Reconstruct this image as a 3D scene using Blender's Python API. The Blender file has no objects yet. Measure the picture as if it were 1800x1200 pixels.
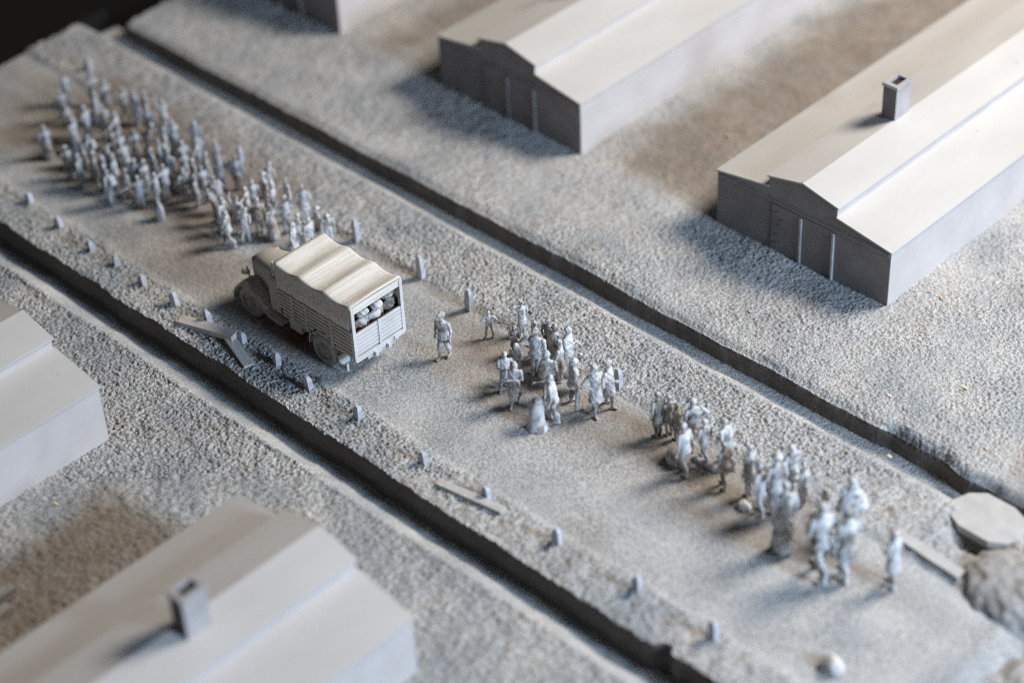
import bpy, bmesh, math, random
import numpy as np
from mathutils import Vector, Matrix
random.seed(7); rng = np.random.RandomState(7)
S = bpy.context.scene; COL = S.collection

# ------------------------------------------------------------------ camera, world, lamps, exposure
FPX, TH, RO, YA, DIST = 3850.69, 0.67700, -0.0516136, -0.80006, 64.0
def _cam():
    f = np.array([0, math.cos(TH), -math.sin(TH)]); r = np.array([1, 0, 0.]); d = np.cross(f, r)
    M = np.array([r, d, f]); cr, sr = math.cos(RO), math.sin(RO)
    M = np.array([[cr, -sr, 0], [sr, cr, 0], [0, 0, 1]]) @ M
    c, s = math.cos(YA), math.sin(YA)
    return M @ np.array([[c, -s, 0], [s, c, 0], [0, 0, 1]])
CM = _cam(); CP = -DIST * CM[2]
cd = bpy.data.cameras.new('camera'); cam = bpy.data.objects.new('camera', cd); COL.objects.link(cam)
cam.matrix_world = Matrix(((CM[0][0], -CM[1][0], -CM[2][0], CP[0]), (CM[0][1], -CM[1][1], -CM[2][1], CP[1]),
                           (CM[0][2], -CM[1][2], -CM[2][2], CP[2]), (0, 0, 0, 1)))
cd.sensor_width = 36; cd.lens = FPX / 1800 * 36; cd.clip_start = 0.5; cd.clip_end = 600
cd.dof.use_dof = True; cd.dof.focus_distance = 62.8; cd.dof.aperture_fstop = 0.063
S.camera = cam
W = bpy.data.worlds.new('World'); S.world = W; W.use_nodes = True
W.node_tree.nodes['Background'].inputs[0].default_value = (0.95, 0.97, 1.0, 1)
W.node_tree.nodes['Background'].inputs[1].default_value = 0.035
def area(name, loc, target, size, power, col):
    l = bpy.data.lights.new(name, 'AREA'); l.shape = 'DISK'; l.size = size; l.energy = power; l.color = col
    o = bpy.data.objects.new(name, l); COL.objects.link(o); o.location = loc
    o.rotation_euler = (Vector(target) - Vector(loc)).to_track_quat('-Z', 'Y').to_euler(); return o
area('warm_lamp', (24, 47, 52), (2, 0, 0), 25.0, 70000, (1.0, 0.915, 0.815))
area('cool_lamp', (66, 4.5, 26.5), (0, -1, 0), 17.0, 54000, (0.60, 0.775, 1.0))
S.view_settings.view_transform = 'Standard'; S.view_settings.look = 'None'
S.cycles.filter_width = 1.15; S.cycles.use_denoising = False
S.view_settings.exposure = 0; S.view_settings.gamma = 1

def at(px, py, z=0.0):
    """point of the model at height z seen at this pixel of the 1800 px photograph"""
    d = CM.T @ np.array([(px - 900) / FPX, (py - 600) / FPX, 1]); t = (z - CP[2]) / d[2]
    p = CP + t * d; return Vector((p[0], p[1], z))
def proj(x, y, z):
    P = np.stack([x - CP[0], y - CP[1], z - CP[2]]); q = np.tensordot(CM, P, axes=(1, 0))
    return 900 + FPX * q[0] / q[2], 600 + FPX * q[1] / q[2]
def height_from(px, top, base):
    zs = np.linspace(.3, 3.2, 600)
    _, v = proj(np.full(600, base.x), np.full(600, base.y), zs)
    return float(zs[int(np.argmin(abs(v - top)))])

# ------------------------------------------------------------------ noise
_perm = rng.permutation(1024); _ga = rng.rand(1024) * 2 * math.pi; _r1, _r2, _r3 = rng.rand(3, 1024)
def pn(x, y, seed=0):
    x = np.asarray(x, float) + 311.7 + seed * 17.31; y = np.asarray(y, float) + 173.9 + seed * 7.77
    xi = np.floor(x).astype(np.int64); yi = np.floor(y).astype(np.int64); fx = x - xi; fy = y - yi
    u = fx * fx * fx * (fx * (fx * 6 - 15) + 10); v = fy * fy * fy * (fy * (fy * 6 - 15) + 10)
    def g(i, j, dx, dy):
        a = _ga[_perm[(_perm[i & 1023] + j) & 1023]]; return np.cos(a) * dx + np.sin(a) * dy
    a = g(xi, yi, fx, fy); b = g(xi + 1, yi, fx - 1, fy); c = g(xi, yi + 1, fx, fy - 1); d = g(xi + 1, yi + 1, fx - 1, fy - 1)
    return ((a * (1 - u) + b * u) * (1 - v) + (c * (1 - u) + d * u) * v) * 1.5
def grains(x, y, cell, seed):
    """rounded grains, one per jittered cell"""
    gx = x / cell; gy = y / cell; ix = np.floor(gx).astype(np.int64); iy = np.floor(gy).astype(np.int64); h = np.zeros_like(gx)
    for di in (-1, 0, 1):
        for dj in (-1, 0, 1):
            ci = ix + di; cj = iy + dj; k = _perm[(_perm[(ci + seed * 31) & 1023] + cj) & 1023]
            px = ci + .15 + .7 * _r1[k]; py = cj + .15 + .7 * _r2[k]; rr = .45 + .4 * _r3[k]
            q = ((gx - px) ** 2 + (gy - py) ** 2) / (rr * rr)
            h = np.maximum(h, np.sqrt(np.clip(1 - q, 0, 1)) * (.45 + .55 * _r2[k]))
    return h
def sm(a, b, x):
    t = np.clip((x - a) / (b - a), 0, 1); return t * t * (3 - 2 * t)

# ------------------------------------------------------------------ materials
def mat(name, c1, c2, scale=3.0, lo=.35, hi=.65, rough=.85, bump=0.0, bscale=40.0, speck=None, obj_rand=False, stretch=None, attr=None, speckle=None, detail=5):
    m = bpy.data.materials.new(name); m.use_nodes = True; nt = m.node_tree; N = nt.nodes; L = nt.links
    b = N['Principled BSDF']; b.inputs['Roughness'].default_value = rough
    b.inputs['Specular IOR Level'].default_value = .25
    tc = N.new('ShaderNodeTexCoord'); vec = tc.outputs['Object']
    if obj_rand:
        oi = N.new('ShaderNodeObjectInfo'); ad = N.new('ShaderNodeVectorMath'); ad.operation = 'ADD'
        ml = N.new('ShaderNodeVectorMath'); ml.operation = 'SCALE'; cx = N.new('ShaderNodeCombineXYZ')
        for i in range(3): L.new(oi.outputs['Random'], cx.inputs[i])
        L.new(cx.outputs[0], ml.inputs[0]); ml.inputs['Scale'].default_value = 37.0
        L.new(vec, ad.inputs[0]); L.new(ml.outputs[0], ad.inputs[1]); vec = ad.outputs[0]
    if stretch:
        mp = N.new('ShaderNodeMapping'); mp.inputs['Scale'].default_value = stretch; L.new(vec, mp.inputs[0]); vec2 = mp.outputs[0]
    else: vec2 = vec
    n = N.new('ShaderNodeTexNoise'); n.inputs['Scale'].default_value = scale; n.inputs['Detail'].default_value = detail
    L.new(vec2, n.inputs['Vector'])
    r = N.new('ShaderNodeValToRGB'); r.color_ramp.elements[0].position = lo; r.color_ramp.elements[1].position = hi
    r.color_ramp.elements[0].color = (*c1, 1); r.color_ramp.elements[1].color = (*c2, 1)
    L.new(n.outputs['Fac'], r.inputs[0]); out = r.outputs[0]
    def mix(fac, col, out, mode='MIX'):
        x = N.new('ShaderNodeMix'); x.data_type = 'RGBA'; x.blend_type = mode
        L.new(fac, x.inputs[0]); L.new(out, x.inputs[6]); x.inputs[7].default_value = (*col, 1); return x.outputs[2]
    if speckle:
        n3 = N.new('ShaderNodeTexNoise'); n3.inputs['Scale'].default_value = speckle[0]; n3.inputs['Detail'].default_value = 2; L.new(vec, n3.inputs['Vector'])
        mr = N.new('ShaderNodeMapRange'); mr.inputs[1].default_value = speckle[1]; mr.inputs[2].default_value = speckle[2]; mr.inputs[4].default_value = speckle[4]
        L.new(n3.outputs['Fac'], mr.inputs[0]); out = mix(mr.outputs[0], speckle[3], out)
    if speck:
        v = N.new('ShaderNodeTexVoronoi'); v.inputs['Scale'].default_value = speck[0]; L.new(vec, v.inputs['Vector'])
        mr = N.new('ShaderNodeMapRange'); mr.inputs[1].default_value = speck[1]; mr.inputs[2].default_value = speck[1] * .6
        L.new(v.outputs['Distance'], mr.inputs[0])
        # only some cells carry a speck
        gt = N.new('ShaderNodeMath'); gt.operation = 'GREATER_THAN'; gt.inputs[1].default_value = speck[3]
        sp = N.new('ShaderNodeSeparateColor'); L.new(v.outputs['Color'], sp.inputs[0]); L.new(sp.outputs[0], gt.inputs[0])
        mu = N.new('ShaderNodeMath'); mu.operation = 'MULTIPLY'; L.new(mr.outputs[0], mu.inputs[0]); L.new(gt.outputs[0], mu.inputs[1])
        out = mix(mu.outputs[0], speck[2], out)
    for an, col in (attr or []):
        a = N.new('ShaderNodeAttribute'); a.attribute_name = an; out = mix(a.outputs['Fac'], col, out)
    L.new(out, b.inputs['Base Color'])
    if bump:
        n2 = N.new('ShaderNodeTexNoise'); n2.inputs['Scale'].default_value = bscale; n2.inputs['Detail'].default_value = 3
        L.new(vec2, n2.inputs['Vector']); bp = N.new('ShaderNodeBump'); bp.inputs['Strength'].default_value = bump; bp.inputs['Distance'].default_value = .03
        L.new(n2.outputs['Fac'], bp.inputs['Height']); L.new(bp.outputs[0], b.inputs['Normal'])
    return m
M = {}
M['ground'] = mat('ground_paint', (.335, .358, .38), (.50, .493, .48), .42, .34, .64, .95, .8, 30, speckle=(17, .47, .58, (.13, .13, .133), .7),
                  attr=[('pale', (.58, .575, .57)), ('dirt_shade', (.225, .182, .148)), ('rust', (.27, .125, .065))])
M['foam'] = mat('dark_foam', (.085, .078, .075), (.12, .11, .105), 2.0, .3, .7, .95, .35, 14, speckle=(18, .64, .72, (.42, .41, .40), .4), stretch=(.4, 1, 1.5))
M['barrack'] = mat('barrack_paint', (.455, .445, .435), (.52, .51, .50), .7, .3, .7, .8, .12, 55, speck=(2.2, .09, (.22, .19, .17), .82), stretch=(1, .35, 1))
M['barrack_end'] = mat('barrack_end_shade_paint', (.215, .20, .205), (.275, .26, .262), 1.2, .3, .7, .75, .2, 30, speckle=(16, .64, .74, (.22, .2, .19), .6))
M['barrack_side'] = mat('barrack_side_paint', (.475, .445, .435), (.54, .51, .50), .9, .3, .7, .8, .15, 40, speck=(3.0, .08, (.2, .18, .17), .88))
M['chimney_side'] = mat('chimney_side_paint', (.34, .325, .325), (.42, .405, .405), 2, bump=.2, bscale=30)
M['chimney'] = mat('chimney_shade_paint', (.13, .12, .12), (.18, .17, .17), 2, bump=.2, bscale=30)
M['batten'] = mat('batten_paint', (.42, .43, .46), (.5, .51, .53), 3, rough=.7)
M['groove'] = mat('groove_paint', (.08, .075, .075), (.13, .12, .12), 4, rough=.9)
M['fig'] = mat('figure_paint', (.20, .178, .16), (.54, .545, .555), 2.6, .36, .49, .62, .15, 16, obj_rand=True, speckle=(11, .60, .72, (.72, .73, .75), .8))
M['fig_dark'] = mat('figure_paint_brown', (.20, .165, .14), (.50, .495, .495), 2.4, .42, .58, .62, .15, 16, obj_rand=True, speckle=(11, .62, .72, (.66, .66, .68), .7))
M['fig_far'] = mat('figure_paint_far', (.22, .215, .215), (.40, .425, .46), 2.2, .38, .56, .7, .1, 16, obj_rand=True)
M['post'] = mat('post_paint', (.36, .37, .42), (.50, .52, .57), 5, .3, .7, .75, .3, 20, obj_rand=True)
M['wood'] = mat('plank_paint', (.40, .385, .375), (.53, .515, .50), 3, .3, .7, .8, .5, 12, stretch=(.4, 3, 3), obj_rand=True, speckle=(9, .6, .7, (.7, .7, .7), .6))
M['pale'] = mat('pale_paint', (.58, .565, .545), (.68, .665, .64), 2.5, .3, .7, .85, .3, 18, obj_rand=True)
M['truck'] = mat('truck_paint', (.50, .475, .44), (.60, .575, .54), 2.5, .3, .7, .8, .15, 30)
M['truck_pale'] = mat('truck_rear_paint', (.52, .52, .53), (.62, .615, .61), 2.5, .3, .7, .75, .2, 26)
M['canvas'] = mat('canopy_paint', (.58, .54, .475), (.72, .695, .65), 1.6, .33, .60, .75, .5, 12, stretch=(11, .3, 5), speck=(4.5, .07, (.2, .15, .1), .9))
M['tyre'] = mat('tyre_paint', (.38, .355, .33), (.46, .435, .405), 5, rough=.85, bump=.2, bscale=25)
M['dark'] = mat('dark_recess', (.035, .03, .028), (.06, .05, .045), 4, rough=.95)
M['slab'] = mat('slab_paint', (.40, .39, .38), (.47, .46, .45), 2.5, .3, .7, .85, .3, 18)
M['rock'] = mat('rock_paint', (.30, .29, .28), (.42, .41, .40), 1.6, .35, .65, .95, .6, 18, speckle=(11, .47, .6, (.17, .16, .155), .5))
M['chip'] = mat('wood_chip', (.55, .42, .25), (.68, .55, .36), 4, rough=.8, obj_rand=True)
M['table'] = mat('black_table', (.004, .004, .0045), (.006, .006, .006), .2, rough=.9)

# ------------------------------------------------------------------ helpers
def tag(o, label=None, cat=None, group=None, kind=None):
    if label: o['label'] = label
    if cat: o['category'] = cat
    if group: o['group'] = group
    if kind: o['kind'] = kind
    return o
def empty(name, loc, rz=0.0, **k):
    o = bpy.data.objects.new(name, None); o.empty_display_size = .2; COL.objects.link(o)
    o.location = loc; o.rotation_euler = (0, 0, rz); return tag(o, **k)
def link(name, me, m, parent=None):
    o = bpy.data.objects.new(name, me); COL.objects.link(o)
    if m is not None and not me.materials: me.materials.append(m)
    if parent is not None: o.parent = parent
    return o
def fin(name, bm, m, parent=None, bevel=0.0, smooth=False):
    if bevel:
        es = [e for e in bm.edges if e.is_manifold and e.calc_face_angle(0) > .6]
        bmesh.ops.bevel(bm, geom=es, offset=bevel, segments=1, affect='EDGES', profile=.5)
    bmesh.ops.recalc_face_normals(bm, faces=bm.faces)
    me = bpy.data.meshes.new(name); bm.to_mesh(me); bm.free()
    if smooth: me.polygons.foreach_set('use_smooth', [True] * len(me.polygons))
    return link(name, me, m, parent)
def box(bm, x0, x1, y0, y1, z0, z1, mtx=None):
    vs = [Vector((x, y, z)) for z in (z0, z1) for y in (y0, y1) for x in (x0, x1)]
    if mtx: vs = [mtx @ v for v in vs]
    v = [bm.verts.new(p) for p in vs]
    for f in ((0, 2, 3, 1), (4, 5, 7, 6), (0, 1, 5, 4), (2, 6, 7, 3), (0, 4, 6, 2), (1, 3, 7, 5)): bm.faces.new([v[i] for i in f])
    return v
def prism(bm, pts, a0, a1, axis='y'):
    """closed profile pts (u, z) extruded along y (u = x) or x (u = y)"""
    f = (lambda u, z, a: (u, a, z)) if axis == 'y' else (lambda u, z, a: (a, u, z))
    A = [bm.verts.new(f(u, z, a0)) for u, z in pts]; B = [bm.verts.new(f(u, z, a1)) for u, z in pts]
    n = len(pts); bm.faces.new(A); bm.faces.new(B[::-1])
    for i in range(n): bm.faces.new((A[i], B[i], B[(i + 1) % n], A[(i + 1) % n]))
def cyl(bm, c, axis, r, h, seg=20, r2=None, cap=True):
    q = Vector(axis).normalized().to_track_quat('Z', 'Y').to_matrix().to_4x4(); q.translation = Vector(c)
    bmesh.ops.create_cone(bm, cap_ends=cap, segments=seg, radius1=r, radius2=r if r2 is None else r2, depth=h, matrix=q)
_sph = [Vector((math.cos(a) * math.cos(b), math.sin(a) * math.cos(b), math.sin(b))) for b in (-1.2, -.6, 0, .6, 1.2) for a in np.linspace(0, 2 * math.pi, 12, endpoint=False)]
_sph += [Vector((0, 0, 1)), Vector((0, 0, -1))]
def hull(bm, els, xf=None):
    vs = []
    for c, r in els:
        if not hasattr(r, '__len__'): r = (r, r, r)
        for s in _sph:
            p = Vector((c[0] + s.x * r[0], c[1] + s.y * r[1], c[2] + s.z * r[2]))
            vs.append(bm.verts.new(xf(p) if xf else p))
    g = bmesh.ops.convex_hull(bm, input=vs)
    dead = [e for e in set(g['geom_interior'] + g['geom_unused']) if isinstance(e, bmesh.types.BMVert) and e.is_valid]
    if dead: bmesh.ops.delete(bm, geom=dead, context='VERTS')
def remesh(bm, voxel, smooth_it=2, extra=None, jitter=0.0, name='body'):
    bmesh.ops.recalc_face_normals(bm, faces=bm.faces)
    me = bpy.data.meshes.new(name); bm.to_mesh(me); bm.free()
    o = bpy.data.objects.new('tmp', me); COL.objects.link(o)
    r = o.modifiers.new('r', 'REMESH'); r.mode = 'VOXEL'; r.voxel_size = voxel
    if smooth_it: s = o.modifiers.new('s', 'SMOOTH'); s.factor = .5; s.iterations = smooth_it
    dg = bpy.context.evaluated_depsgraph_get(); ev = o.evaluated_get(dg)
    out = bpy.data.meshes.new_from_object(ev); out.name = name
    bpy.data.objects.remove(o); bpy.data.meshes.remove(me)
    if jitter:
        n = len(out.vertices); co = np.empty(n * 3); out.vertices.foreach_get('co', co); co = co.reshape(-1, 3)
        no = np.empty(n * 3); out.vertices.foreach_get('normal', no); no = no.reshape(-1, 3)
        d = pn(co[:, 0] * 9 + co[:, 2] * 5, co[:, 1] * 9 - co[:, 2] * 6, 3) * jitter
        co += no * d[:, None]; out.vertices.foreach_set('co', co.ravel())
    if extra:
        b2 = bmesh.new(); b2.from_mesh(out); extra(b2); b2.to_mesh(out); b2.free()
    out.polygons.foreach_set('use_smooth', [True] * len(out.polygons)); out.update()
    return out

# ------------------------------------------------------------------ terrain
CELL, BLK = 0.03, 12
NE, FE, RE = -6.45, 3.98, 2.85      # near ditch edge of the road, far bank edge, road crest by the far ditch
def near_edge(x, f=1):
    e = NE + .05 * pn(x * .45, 3.1, 1) + .025 * pn(x * 2.6, 8.1, 2) + f * (.02 * pn(x * 7, 2.2, 3) + .028 * pn(x * 15, 6.2, 8))
    return e + .30 * np.exp(-((x - 11.35) / .22) ** 2) + .12 * sm(11.3, 12.2, x)
def far_edge(x, f=1):
    e = FE + .05 * pn(x * .4, 5.1, 4) + .03 * pn(x * 2.2, 1.1, 5) + f * (.012 * pn(x * 6, 4.4, 6) + .016 * pn(x * 15, 1.2, 9))
    return e + (.07 + .09 * pn(x * 1.1, 9.2, 7)) * sm(10.1, 10.35, x) - .15 * sm(12.2, 13.5, x)
def gravel(x, y, rough):
    wx = x + .05 * pn(x * 3, y * 3, 11); wy = y + .05 * pn(x * 3, y * 3, 12)
    a = grains(wx, wy, .09, 13); b = grains(wx, wy, .064, 14)
    n = pn(wx * 2.1, wy * 2.1, 15)
    return rough * (.074 * a + .070 * b + .035 * n + .03 * np.abs(pn(wx * 5, wy * 5, 16)))
DIRT_SHADE_AREAS = [(-4.2, 1.5, 8.8, 30, .85), (-15.6, -11, 9.0, 30, .75), (-3.9, 1.2, -30, -12.6, .9), (-21, -10.6, -3.2, .8, .85)]  # brown ground between barracks and under the crowd, shade and falloff painted in
DIRT_SHADE_SPOTS = []   # (x, y, rx, ry, strength) brown dirt, plus lamp shade put into the ground colour
def dirt_and_shade(x, y):
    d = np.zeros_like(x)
    for x0, x1, y0, y1, k in DIRT_SHADE_AREAS:
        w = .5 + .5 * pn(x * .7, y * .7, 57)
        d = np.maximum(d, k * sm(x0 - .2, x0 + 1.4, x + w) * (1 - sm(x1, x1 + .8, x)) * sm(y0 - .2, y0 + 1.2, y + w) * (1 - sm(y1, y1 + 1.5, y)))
    for sx, sy, rx, ry, k in DIRT_SHADE_SPOTS:
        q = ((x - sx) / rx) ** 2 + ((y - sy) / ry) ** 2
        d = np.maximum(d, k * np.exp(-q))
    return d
DIRT_SHADE_SPOTS += [(-5.0, -3.4, 1.1, .6, .95), (-6.3, -3.2, .9, .7, .6), (-.2, -1.0, 1.6, .9, .7), (3.0, -1.5, 2.2, .9, .7), (6.2, -.6, 2.4, .8, .85), (9.6, -.9, 3.2, .8, .95),
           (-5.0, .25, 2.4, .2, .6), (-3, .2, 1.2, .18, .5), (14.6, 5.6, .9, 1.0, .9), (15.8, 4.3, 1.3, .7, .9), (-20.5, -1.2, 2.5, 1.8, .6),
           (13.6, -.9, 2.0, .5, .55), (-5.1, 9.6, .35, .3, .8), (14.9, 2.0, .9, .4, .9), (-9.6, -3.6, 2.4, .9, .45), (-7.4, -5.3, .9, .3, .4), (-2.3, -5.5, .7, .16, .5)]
def road_h(x, y):
    rough = .22 + .78 * np.maximum(1 - sm(-5.15, -4.75, y + .18 * pn(x * .9, y * .9, 21)), sm(.15, .6, y + .2 * pn(x * .8, y * .8, 22)))
    rough = rough * (1 - .75 * sm(2.55, 2.85, y))
    z = gravel(x, y, rough) + .035 * pn(x * .35, y * .35, 23) + .02 * pn(x * 1.1, y * 1.1, 24) * rough
    z = z + .05 * sm(.2, .5, y) * (1 - sm(2.6, 2.9, y)) + .05 * (1 - sm(-5.1, -4.8, y))
    z = z - .68 * sm(RE - .05, 3.45, y + .06 * pn(x * .7, 2.2, 25))
    z = z - .2 * sm(17.05, 17.75, x + .15 * pn(y * 1.3, 1.7, 26)) + .22 * sm(17.3, 18, x) * pn(x * 1.3, y * 1.3, 27)
    z = z - .85 * np.exp(-((x - 14.75) / .6) ** 2 - ((y - 2.05) / .42) ** 2)
    return z, rough
def near_h(x, y):
    rough = .70 * (1 - sm(-7.85, -7.6, y)) + .2
    z = gravel(x, y, rough) + .05 * pn(x * .3, y * .3, 31)
    z = z + .05 * np.exp(-((y + 7.75) / .12) ** 2)
    z = z - .80 * sm(-7.85, -6.55, y + .06 * pn(x * .8, .3, 32)) + .04 * pn(x * 1.5, y * 1.5, 33) * sm(-7.7, -7.2, y)
    return z, rough
def far_h(x, y):
    rough = .85 * (.75 + .35 * pn(x * .5, y * .5, 41)) * (1 - .4 * (1 - sm(4.0, 4.35, y)))
    z = gravel(x, y, rough) + .05 * pn(x * .3, y * .3, 42)
    e = far_edge(x, 0)
    z = z - .10 * (1 - sm(0, .35, y - e)) ** 2
    z = z - .45 * sm(10.2, 10.6, x) * (1 - sm(0, .55, y - e)) ** 2 * np.clip(.6 + .5 * pn(x * .9, y * .9, 43), 0, 1)
    return z, rough
def strip(name, x0, x1, y0, y1, hf, lo_edge=None, hi_edge=None):
    nx = int(round((x1 - x0) / CELL / BLK)) * BLK; ny = int(round((y1 - y0) / CELL / BLK)) * BLK
    xs = x0 + CELL * np.arange(nx + 1); ys = y0 + (y1 - y0) * np.arange(ny + 1) / ny
    X, Y = np.meshgrid(xs, ys, indexing='ij')
    if lo_edge is not None: Y = Y + (lo_edge(X) - y0) * (1 - sm(0, .8, Y - y0))
    if hi_edge is not None: Y = Y + (hi_edge(X) - y1) * (1 - sm(0, .8, y1 - Y))
    bx, by = nx // BLK, ny // BLK
    cx = X[BLK // 2::BLK, BLK // 2::BLK][:bx, :by]; cy = Y[BLK // 2::BLK, BLK // 2::BLK][:bx, :by]
    u, v = proj(cx, cy, np.zeros_like(cx)); seen = (u > -130) & (u < 1930) & (v > -110) & (v < 1330)
    fine = seen & (v > 400) & (v < 840); mid = seen & ~fine
    idx = np.arange((nx + 1) * (ny + 1)).reshape(nx + 1, ny + 1)
    F = np.repeat(np.repeat(fine, BLK, 0), BLK, 1); I, J = np.nonzero(F)
    q1 = np.stack([idx[I, J], idx[I + 1, J], idx[I + 1, J + 1], idx[I, J + 1]], 1)
    F = np.repeat(np.repeat(mid, BLK // 2, 0), BLK // 2, 1); I, J = np.nonzero(F); I *= 2; J *= 2
    q3 = np.stack([idx[I, J], idx[I + 2, J], idx[I + 2, J + 2], idx[I, J + 2]], 1)
    I, J = np.nonzero(~seen); I *= BLK; J *= BLK
    q2 = np.stack([idx[I, J], idx[I + BLK, J], idx[I + BLK, J + BLK], idx[I, J + BLK]], 1)
    Q = np.concatenate([q1, q2, q3]); used, inv = np.unique(Q.ravel(), return_inverse=True)
    x = X.ravel()[used]; y = Y.ravel()[used]; z, rough = hf(x, y)
    me = bpy.data.meshes.new(name); me.vertices.add(len(used)); me.vertices.foreach_set('co', np.stack([x, y, z], 1).ravel())
    me.loops.add(len(Q) * 4); me.loops.foreach_set('vertex_index', inv.astype(np.int32))
    me.polygons.add(len(Q)); me.polygons.foreach_set('loop_start', np.arange(0, len(Q) * 4, 4, dtype=np.int32))
    me.polygons.foreach_set('use_smooth', np.ones(len(Q), bool)); me.update(calc_edges=True)
    brk = np.clip(.5 + .8 * pn(x * 1.6, y * 1.6, 51) + .5 * pn(x * 5, y * 5, 52), 0, 1)
    a = me.attributes.new('dirt_shade', 'FLOAT', 'POINT')  # brown dirt mask that also carries painted shade
    a.data.foreach_set('value', np.clip(dirt_and_shade(x, y) * (.62 + .32 * brk) + .16 * sm(.25, .7, pn(x * .45, y * .45, 53)), 0, 1))
    a = me.attributes.new('rust', 'FLOAT', 'POINT')
    a.data.foreach_set('value', np.clip(np.exp(-((x + 4.9) / .9) ** 2 - ((y + 3.85) / .5) ** 2) * (.3 + 1.4 * brk), 0, 1))
    a = me.attributes.new('pale', 'FLOAT', 'POINT')
    a.data.foreach_set('value', np.clip((1 - rough) * .42 * (1 - sm(16.2, 17, x)) * (.6 + .8 * pn(x * .6, y * .6, 54)) + .25 * sm(.3, .8, pn(x * .3, y * .5, 55)), 0, .8))
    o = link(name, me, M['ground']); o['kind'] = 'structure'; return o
XL, XR = -24.3, 21.5
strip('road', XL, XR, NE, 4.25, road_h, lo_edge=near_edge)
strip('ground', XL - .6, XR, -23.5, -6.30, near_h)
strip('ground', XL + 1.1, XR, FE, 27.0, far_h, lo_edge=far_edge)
def bank(name, edge, hf, x0, x1, rows, m):
    """cut face of a ditch: rows = (depth, outward set)"""
    xs = np.arange(x0, x1, .03); e = edge(xs); z0, _ = hf(xs, e); V = []
    for k, (d, s) in enumerate(rows):
        z = z0 if k == 0 else -d + .02 * pn(xs * 1.2, d * 3, 61)
        if k == 0: z = z0 + .004
        yy = (e if k == 0 else edge(xs, 0)) - s + (0 if k == 0 else .025 * pn(xs * 2.5, d * 4, 62) + .02 * pn(xs * 9, d * 9, 63))
        V.append(np.stack([xs, yy, z], 1))
    n = len(xs); V = np.concatenate(V); Fs = []
    for k in range(len(rows) - 1):
        for i in range(n - 1): Fs.append((k * n + i, (k + 1) * n + i, (k + 1) * n + i + 1, k * n + i + 1))
    me = bpy.data.meshes.new(name); me.from_pydata(V.tolist(), [], Fs); me.update()
    me.polygons.foreach_set('use_smooth', [True] * len(me.polygons))
    o = link(name, me, m); o['kind'] = 'structure'; return o
bank('ditch_bank', near_edge, road_h, XL, 17.2, [(0, 0), (.06, .03), (.2, .04), (.45, .03), (.60, .035), (.62, -.05), (.66, -.05), (.68, .05), (.85, .05), (1.1, .06)], M['foam'])
bank('ditch_bank', far_edge, far_h, XL + 1.1, XR, [(0, 0), (.06, .03), (.2, .04), (.4, .03), (.55, .04), (.9, .05)], M['foam'])
bm = bmesh.new()     # cut ends of the model base and the black table it stands on
box(bm, XL - .6, XL - .55, -23.5, 4.3, -1.6, -.12); box(bm, XL + 1.05, XL + 1.1, 4.3, 27, -1.6, -.12)
fin('ground', bm, M['table'])['kind'] = 'structure'
bm = bmesh.new(); box(bm, -160, 120, -120, 160, -3.1, -3.0); fin('floor', bm, M['table'])['kind'] = 'structure'

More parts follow.
